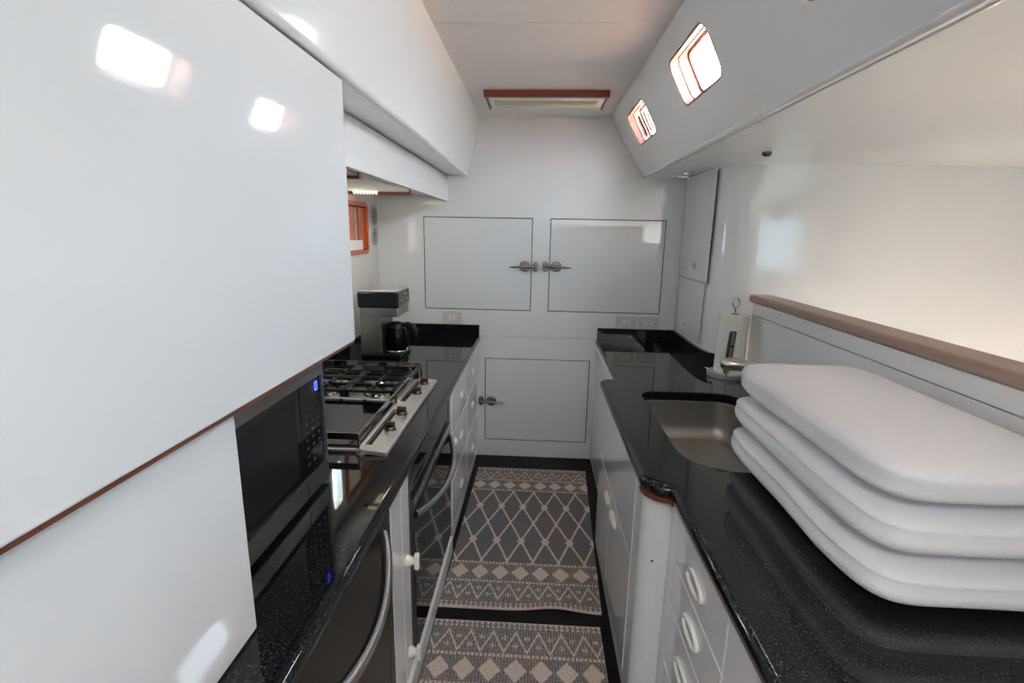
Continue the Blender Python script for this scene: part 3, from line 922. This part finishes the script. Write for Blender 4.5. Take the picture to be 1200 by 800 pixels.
# coffee maker
t = thing('coffee_maker', 'stainless and black coffee maker with glass carafe in the far left corner', 'coffee maker', (-.87, 2.83, CT))
box('tower', -.99, -.868, 2.715, 2.945, CT + .030, 1.185, STEELC, t, bev=.006, seg=3)
box('base', -.995, -.765, 2.712, 2.948, CT + .001, CT + .028, BLACKPL, t, bev=.006, seg=3)
lathe('warming_plate', [(0, 0), (.070, 0), (.068, .005), (0, .005)], (-.815, 2.83, CT + .028), STEELX, t, seg=32)
box('brew_head', -.987, -.772, 2.714, 2.946, 1.140, 1.192, STEELC, t, bev=.006, seg=3)
box('reservoir_band', -.998, -.764, 2.708, 2.952, 1.190, 1.278, BLACKGL, t, bev=.010, seg=4)
box('lid', -.996, -.766, 2.710, 2.950, 1.276, 1.290, STEELT, t, bev=.006, seg=3)
for kx in range(3):
    for kz in range(2): lathe('button', [(0, 0), (.007, 0), (.006, .003), (0, .003)], (-.764, 2.77 + kx * .06, 1.225 + kz * .028), STEELX, t, axis=(1, 0, 0), seg=10)
cf = thing('coffee_carafe', 'glass coffee carafe with a black handle standing on the coffee maker plate', 'carafe', (-.815, 2.83, CT + .033))
zc = CT + .0335
lathe('jug', [(0, 0), (.052, 0), (.064, .012), (.068, .04), (.066, .085), (.054, .122), (.046, .142), (.044, .142), (.052, .120), (.063, .085), (.065, .04), (.061, .014), (.05, .003), (0, .003)], (-.815, 2.83, zc), COFFEE, cf, seg=36)
lathe('collar', [(.0465, 0), (.052, 0), (.049, .022), (.044, .022)], (-.815, 2.83, zc + .128), BLACKPL, cf, seg=32)
lathe('lid', [(0, .012), (.02, .012), (.044, .004), (.046, 0), (0, 0)][::-1], (-.815, 2.83, zc + .150), BLACKPL, cf, seg=28)
dirv = Vector((.98, -.2, 0)).normalized(); base = Vector((-.815, 2.83, zc))
hp = [base + dirv * a + Vector((0, 0, z)) for a, z in ((.045, .145), (.075, .150), (.105, .140), (.118, .115), (.116, .070), (.104, .035), (.075, .030))]
tube('handle', hp, [.013, .016, .017, .0175, .017, .015, .009], BLACKPL, cf, seg=12, flat=1.1)
for hh in (.03, .055, .08):
    pass

# hood light under the valance
t = thing('hood_light', 'wooden framed hood light glowing under the valance board', 'light', (-.85, 2.2, 1.845))
box('housing', -.995, -.675, 1.70, 2.66, 1.812, 1.8445, SATIN, t, bev=.003)
box('wood_rail', -1.0, -.67, 2.66, 2.685, 1.798, 1.8445, REDWOOD, t, bev=.003)
box('wood_rail', -1.0, -.67, 1.90, 1.925, 1.802, 1.8445, REDWOOD, t, bev=.003)
b = bmesh.new()
for k in range(8):
    lathe_bm([(.009, 0), (.006, .008), (0, .018)], (-.962 + k * .0165, 2.650, 1.8118), (0, 0, -1), 4, bm=b)
link('prism_lens', b, LAMPON, t, smooth=False)
lens = slab('lens', rrect(-.97, -.70, 2.70, 2.86, .02, 4), [], 1.836, 1.8445, LAMPON, t)
al = bpy.data.lights.new('hood_lamp', 'AREA'); al.size = .12; al.energy = .35; al.color = (1, .85, .65)
ao = bpy.data.objects.new('hood_lamp', al); COL.objects.link(ao); ao.location = (-.84, 2.80, 1.83); ao.rotation_euler = (0, 0, 0)

# ceiling light
t = thing('ceiling_light', 'long ceiling light in a red wood frame over the end of the galley', 'light', (.03, 2.95, 2.34))
box('wood_frame', -.305, .350, 2.795, 2.820, 2.305, 2.3395, REDWOOD, t, bev=.004)
box('wood_frame', -.303, -.293, 2.820, 3.11, 2.312, 2.3395, REDWOOD, t, bev=.002)
box('wood_frame', .338, .348, 2.820, 3.11, 2.312, 2.3395, REDWOOD, t, bev=.002)
box('wood_frame', -.303, .348, 3.098, 3.11, 2.325, 2.3395, SATIN, t, bev=.002)
slab('lens', rrect(-.290, .335, 2.822, 3.095, .01, 3), [rrect(-.262, .303, 2.925, 3.06, .006, 3)], 2.316, 2.3395, LENS, t, r=.004, seg=2)
tube('tube_lamp', [(-.262, 2.985, 2.322), (.303, 2.985, 2.322)], .013, TUBEM, t, seg=14)
box('reflector', -.262, .303, 2.925, 3.06, 2.334, 2.3395, mat('lamp_reflector', srgb(214, 210, 190), .3, noise_amt=.05), t, bev=0)

# ================================================================== RIGHT SIDE
# worktop outline (plan)
def arc(cx, cy, r_, a0, a1, n=7): return [(cx + r_ * math.cos(R(a0 + (a1 - a0) * i / n)), cy + r_ * math.sin(R(a0 + (a1 - a0) * i / n))) for i in range(n + 1)]
XS, XN, XBk = .331, .407, .418
out = [(1.119, -1.2), (1.119, 2.62), (1.118, 2.66), (XR + .02, 2.72), (XR - .001, 2.90), (XR - .001, YB - .001), (XBk, YB - .001), (XBk - .004, 2.475)]
out += [(.390, 2.458)]
out += arc(XS + .045, 2.407, .045, 95, 180, 6)
out += arc(XS + .085, 1.432, .085, 180, 262, 9)
out += [(XN, 1.338)]
out += [(XN, -1.2)]
sinkh = rrect(.497, .935, 1.468, 2.262, [.06, .10, .07, .16], 8)
t = thing('worktop', 'polished black speckled granite worktop with a bulging front around the sink', 'worktop', (.8, 1.2, CT))
cto = slab('countertop', out[::-1], [sinkh], CT - .040, CT, GRANITE, t, r=.019, seg=6, rh=.006)
slab('backsplash', [(.428, YB - .022), (XR - .022, YB - .022), (XR - .022, YB - .001), (.428, YB - .001)], [], CT, .981, GRANITE, t, r=.002, seg=2)
bs = [(XR - .0015, YB - .0225), (XR - .0225, YB - .0225), (XR - .0225, 2.90), (XR - .015, 2.80), (XR + .006, 2.728), (XR + .040, 2.70), (XR + .048, 2.715), (XR + .026, 2.738), (XR + .012, 2.80), (XR - .0015, 2.90)]
slab('backsplash', bs, [], CT, .986, GRANITE, t, r=.002, seg=2)
oo = out if area2(out) > 0 else out[::-1]
def band(ylo, yhi, d0, d1, z0, z1):
    a = [p for p, q in zip(offset(oo, d0), oo) if ylo <= q[1] <= yhi and q[0] < .5]
    c = [p for p, q in zip(offset(oo, d1), oo) if ylo <= q[1] <= yhi and q[0] < .5]
    slab('wood_trim', a + c[::-1], [], z0, z1, DARKTEAK, t, r=0)
band(1.33, 1.44, .006, .040, CT - .056, CT - .0405)
band(-1.3, 1.345, .008, .020, CT - .0455, CT - .0405)

# sink bowl
t = thing('sink', 'satin stainless steel undermount sink in the right worktop', 'sink', (.71, 1.86, CT - .04))
b = bmesh.new()
rings = []
for d_, z_ in ((-.012, .8585), (.004, .8585), (.006, .856), (.008, .80), (.012, .75), (.020, .715), (.034, .698), (.052, .692)):
    rings.append([b.verts.new((p[0], p[1], z_)) for p in offset(sinkh, d_)])
n = len(sinkh)
for a_, c_ in zip(rings[:-1], rings[1:]):
    for i in range(n): b.faces.new((a_[i], a_[(i + 1) % n], c_[(i + 1) % n], c_[i]))
flat = rings[-1]
lz = [Vector((v.co.x, v.co.y, 0)) for v in flat]
for tri in tessellate_polygon([lz]): b.faces.new([flat[i] for i in tri])
so_ = link('bowl', b, SINKM, t, angle=60)
md = so_.modifiers.new('thick', 'SOLIDIFY'); md.thickness = .0015; md.offset = 1
lathe('drain', [(0, .001), (.018, .001), (.020, .004), (.040, .004), (.042, .001), (.042, 0), (0, 0)], (.74, 1.87, .6925), STEELX, t, seg=28)

# sink cabinet with rounded near corner
t = thing('sink_cabinet', 'white glossy cabinet below the sink bulging into the aisle', 'cabinet', (.7, 1.9, 0))
XSF = .352
oc = [(1.118, 1.395), (1.118, 2.425), (XSF, 2.405)]
oc += arc(XSF + .055, 1.452, .055, 180, 268, 8)
slab('carcass', oc, [rrect(.47, .97, 1.44, 2.30, .05, 4)], .002, CT - .0410, GLOSS, t, r=0)
for (a, c) in ((1.535, 2.022), (2.026, 2.398)):
    pass
upz = face_panel('front_panel', 1.535, 2.398, .528, CT - .045, XSF, -1, PANEL, t)
dA = face_panel('door', 1.535, 2.000, .06, .524, XSF, -1, PANEL, t)
dB = face_panel('door', 2.004, 2.398, .06, .524, XSF, -1, PANEL, t)
oval_pull(dA, -1, XSF - .004, 1.890, .455, .115, .036)
oval_pull(dB, -1, XSF - .004, 2.065, .455, .095, .034)
link('screw', lathe_bm([(0, 0), (.004, 0), (.003, .002), (0, .002)], (.385, 1.3970, .62), (0, -1, 0), 10), BLACKPL, t)

# far right cabinet
t = thing('base_cabinet', 'white glossy base cabinet right of the aisle against the end bulkhead', 'cabinet', (.7, 2.9, 0))
XBF = .426
box('carcass', XBF, .949, 2.43, YB - .002, .002, CT - .041, GLOSS, t, bev=.002)
d = face_panel('door', 2.50, YB - .03, .06, .838, XBF, -1, PANEL, t, th=.002)
lathe('pull', [(0, 0), (.014, 0), (.016, .006), (.010, .010), (0, .008)], (XBF - .002, 2.66, .765), IVORY, d, axis=(-1, 0, 0), seg=20)

# near right drawer cabinet
t = thing('drawer_cabinet', 'white drawer cabinet under the near right worktop with large oval pulls', 'cabinet', (.75, .6, 0))
XNF = .430
box('carcass', XNF, 1.118, -1.2, 1.392, .002, CT - .046, GLOSS, t, bev=.002)
for (a, c, z0, z1, zp, yp) in ((.925, 1.318, .690, .838, .752, 1.125), (.925, 1.318, .545, .684, .614, 1.122), (.925, 1.318, .335, .539, .447, 1.150), (.925, 1.318, .06, .329, .20, 1.13),
                               (.40, .919, .690, .838, .752, .66), (.40, .919, .06, .684, .55, .80)):
    d = face_panel('drawer', a, c, z0, z1, XNF, -1, PANEL, t, th=.004)
    oval_pull(d, -1, XNF - .004, yp, zp, .110, .044, WHITEPL)

# outlets
PLATEM = mat('aged_white_cover_plate', srgb(214, 211, 206), .35, noise_amt=.02)
def outlet(x0, x1, z0, z1, label, kind):
    t = thing('outlet', label, 'outlet', ((x0 + x1) / 2, YB, (z0 + z1) / 2), 'socket plates above the worktops')
    slab('cover_plate', rrect(x0, x1, z0, z1, .006, 3), [], 0.0001, .007, PLATEM, t, r=.002, seg=2, mp=MXZ(YB))
    cx, cz = (x0 + x1) / 2, (z0 + z1) / 2
    D = mat('socket_slot_dark', srgb(70, 66, 62), .6, noise_amt=.1)
    for s in (-1, 1):
        if kind == 'rocker':
            slab('rocker_switch', rrect(cx + s * .013 - .009, cx + s * .013 + .009, cz - .022, cz + .022, .002, 2), [], .007, .011, WHITEPL, t, r=.001, seg=1, mp=MXZ(YB))
        else:
            f = slab('socket_face', rrect(cx + s * .026 - .017, cx + s * .026 + .017, cz - .014, cz + .014, .006, 3), [], .007, .009, WHITEPL, t, r=.001, seg=1, mp=MXZ(YB))
            for dx in (-.006, .006): box('slot', cx + s * .026 + dx - .0012, cx + s * .026 + dx + .0012, YB - .0096, YB - .009, cz - .004, cz + .006, D, f, bev=0)
        lathe('plate_screw', [(0, 0), (.0045, 0), (.0035, .0015), (0, .0015)], (cx + s * .046 * (x1 - x0) / .13, YB - .007, cz), STEELX, t, axis=(0, -1, 0), seg=10)
outlet(-.650, -.515, .985, 1.072, 'white switch and socket plate above the left worktop backsplash', 'rocker')
outlet(.548, .694, .985, 1.066, 'white switch and socket plate above the right worktop, left of the pair', 'rocker')
outlet(.706, .842, .983, 1.064, 'white double socket plate above the right worktop, right of the pair', 'duplex')

# faucet
t = thing('faucet', 'stout satin chrome faucet with a long spout reaching over the sink', 'faucet', (1.02, 1.90, CT))
lathe('base', [(0, 0), (.032, 0), (.032, .008), (.026, .014), (.024, .11), (.027, .14), (.022, .17), (0, .175)], (1.02, 1.90, CT + .0005), STEELX, t, seg=28)
def ray_pt(u, v, Yp):
    d = F + (u - 600) / f_px * Rr - (v - 400) / f_px * Ur
    return CAM + d * (Yp / d.y)
tube('spout', [(.757, 2.005, 1.108), (.760, 2.004, 1.109), (.770, 2.001, 1.110), (.790, 1.995, 1.112), (.820, 1.985, 1.113), (.86, 1.972, 1.112), (.93, 1.945, 1.105), (1.0, 1.915, 1.095), (1.02, 1.90, 1.080)],
     [.010, .018, .023, .027, .027, .023, .020, .021, .022], STEELX, t, seg=18)
lathe('nozzle', [(0, 0), (.013, 0), (.013, .016), (.010, .018), (0, .018)], (.782, 1.998, 1.090), CHROME, t, axis=(0, 0, -1), seg=18)
tube('lever', [(1.02, 1.90, 1.075), (1.03, 1.88, 1.10), (1.05, 1.84, 1.125)], [.010, .008, .006], STEELX, t)

# paper towel on its holder
PX, PY = 1.018, 2.575
t = thing('paper_towel_holder', 'steel paper towel stand with round base and ring top beside the faucet', 'holder', (PX, PY, CT))
lathe('base', [(0, 0), (.092, 0), (.094, .004), (.094, .021), (.089, .0248), (0, .0248)], (PX - .012, PY, CT + .0006), STEELT, t, seg=44)
tube('rod', [(PX, PY, CT + .02), (PX, PY, 1.262)], .005, CHROME, t, seg=10)
ring = [(PX + .016 * math.cos(a), PY, 1.287 + .027 * math.sin(a)) for a in [2 * PI * i / 20 for i in range(20)]]
link('ring_top', tube_bm(ring, .0032, 8, closed=True), STEELX, t, angle=60)
tube('tension_arm', [(PX - .044, PY - .088, CT + .02), (PX - .043, PY - .087, .99), (PX - .040, PY - .085, 1.06)], .003, CHROME, t, seg=8)
b = slab_bm(rrect(PX - .024, PX + .012, 1.005, 1.155, .008, 4), [], 0, .005, .002, 2, mp=lambda u, v, w: (u - .030 + (v - 1.08) * .06, PY - .081 - w - .002 - (1.155 - v) * .02, v))
ar = link('clip_plate', b, STEELV, t)
tube('clip_rod', [(PX - .042, PY - .097, 1.00), (PX - .034, PY - .095, 1.15)], .004, CHROME, ar, seg=8)
lathe('clip_knob', [(0, 0), (.007, 0), (.006, .008), (0, .008)], (PX - .036, PY - .093, 1.078), BLACKPL, ar, axis=(0, -1, 0), seg=12)
rl = thing('paper_towel_roll', 'white roll of paper towel standing on the steel holder', 'paper towel', (PX, PY, CT + .025))
lathe('paper', [(.021, 0), (.073, 0), (.0745, .003), (.0738, .30), (.070, .3035), (.021, .3035), (.021, 0)], (PX, PY, CT + .0256), PAPER, rl, seg=52)
lathe('core', [(.018, 0), (.0205, 0), (.0205, .304), (.018, .304), (.018, 0)], (PX, PY, CT + .0256), CORE, rl, seg=28)

# towels
def towel(z0, z1, x0, x1, y0, y1, seedv, label):
    b = bmesh.new()
    nx, ny = 34, 56
    a_, bb_, c_ = (x1 - x0) / 2, (y1 - y0) / 2, (z1 - z0) / 2
    cx, cy, cz = (x0 + x1) / 2, (y0 + y1) / 2, (z0 + z1) / 2
    sp = lambda v, e_: math.copysign(abs(v) ** e_, v)
    rows = []
    for i in range(nx + 1):
        th = -PI / 2 + PI * i / nx
        row = []
        for j in range(ny):
            ph = 2 * PI * j / ny
            vx = sp(math.cos(th), .42) * sp(math.cos(ph), .30)
            vy = sp(math.cos(th), .42) * sp(math.sin(ph), .30)
            vz = sp(math.sin(th), .62)
            p = Vector((cx + a_ * vx, cy + bb_ * vy, cz + c_ * vz))
            side = max(abs(vx), abs(vy))
            cre = math.exp(-((p.z - cz - .012 * math.sin(seedv)) / .006) ** 2) * .007 * (side > .75)
            p.x += -math.copysign(cre, vx) if abs(vx) > .75 else 0
            p.y += -math.copysign(cre, vy) if abs(vy) > .9 else 0
            nn = noise.noise(Vector((p.x * 6, p.y * 6, p.z * 9 + seedv * 3)))
            p += Vector((nn * .006, nn * .004, noise.noise(Vector((p.x * 5, p.y * 5, seedv))) * .004 * abs(vz)))
            p.z = max(p.z, z0)
            row.append(b.verts.new(p))
        rows.append(row)
    for r0, r1 in zip(rows[:-1], rows[1:]):
        for j in range(ny):
            b.faces.new((r0[j], r0[(j + 1) % ny], r1[(j + 1) % ny], r1[j]))
    bmesh.ops.remove_doubles(b, verts=b.verts, dist=.0002)
    o = link('folded_towel', b, TOWEL, None, angle=80)
    return tag(o, label, 'towel', 'folded white towels stacked beside the sink')
towel(CT + .001, 1.006, .654, 1.085, .86, 1.66, 1.0, 'thick folded white towel at the bottom of the stack beside the sink')
towel(1.005, 1.112, .660, 1.080, .87, 1.67, 2.2, 'thick folded white towel in the middle of the stack beside the sink')
towel(1.111, 1.222, .668, 1.078, .88, 1.675, 3.7, 'thick folded white towel on top of the stack beside the sink')

# rugs
def rug(name, label, corners, length, m, wave=0):
    (xl0, xr0, y0), (xl1, xr1, y1) = corners       # near end, far end
    nx, ny = 26, 46
    b = bmesh.new(); uvl = b.loops.layers.uv.new('metres'); g = []
    for j in range(ny + 1):
        s = j / ny; row = []
        for i in range(nx + 1):
            q = i / nx
            x = (xl0 + (xr0 - xl0) * q) * (1 - s) + (xl1 + (xr1 - xl1) * q) * s
            y = y0 + (y1 - y0) * s
            lift = .0
            if wave and s < .12:
                lift = .010 * math.exp(-((q - .72) / .16) ** 2) * (1 - s / .12)
            row.append((b.verts.new((x, y + lift * 1.2, .0075 + lift)), (x, (y - y0) * length / (y1 - y0))))
        g.append(row)
    for j in range(ny):
        for i in range(nx):
            q4 = (g[j][i], g[j][i + 1], g[j + 1][i + 1], g[j + 1][i])
            f_ = b.faces.new([v for v, _ in q4])
            for lp_, (_, uvv) in zip(f_.loops, q4): lp_[uvl].uv = uvv
    ext = bmesh.ops.extrude_edge_only(b, edges=[e_ for e_ in b.edges if e_.is_boundary])
    for v in [q for q in ext['geom'] if isinstance(q, bmesh.types.BMVert)]: v.co.z -= .0065
    return tag(link(name, b, m), label, 'rug', 'patterned galley rugs')
TONE1 = ((128, 118, 113), (116, 117, 121), (222, 204, 188))
rug('patterned_rug', 'grey and cream diamond lattice rug in front of the end bulkhead', ((-.392, .322, 1.872), (-.372, .372, 3.200)), 1.33, rug_mat('woven_rug_far', 1.33, TONE1), 1)
rug('patterned_rug', 'grey and cream diamond pattern rug nearest the camera', ((-.390, .300, .44), (-.390, .306, 1.797)), 1.357, rug_mat('woven_rug_near', 1.357, TONE1))
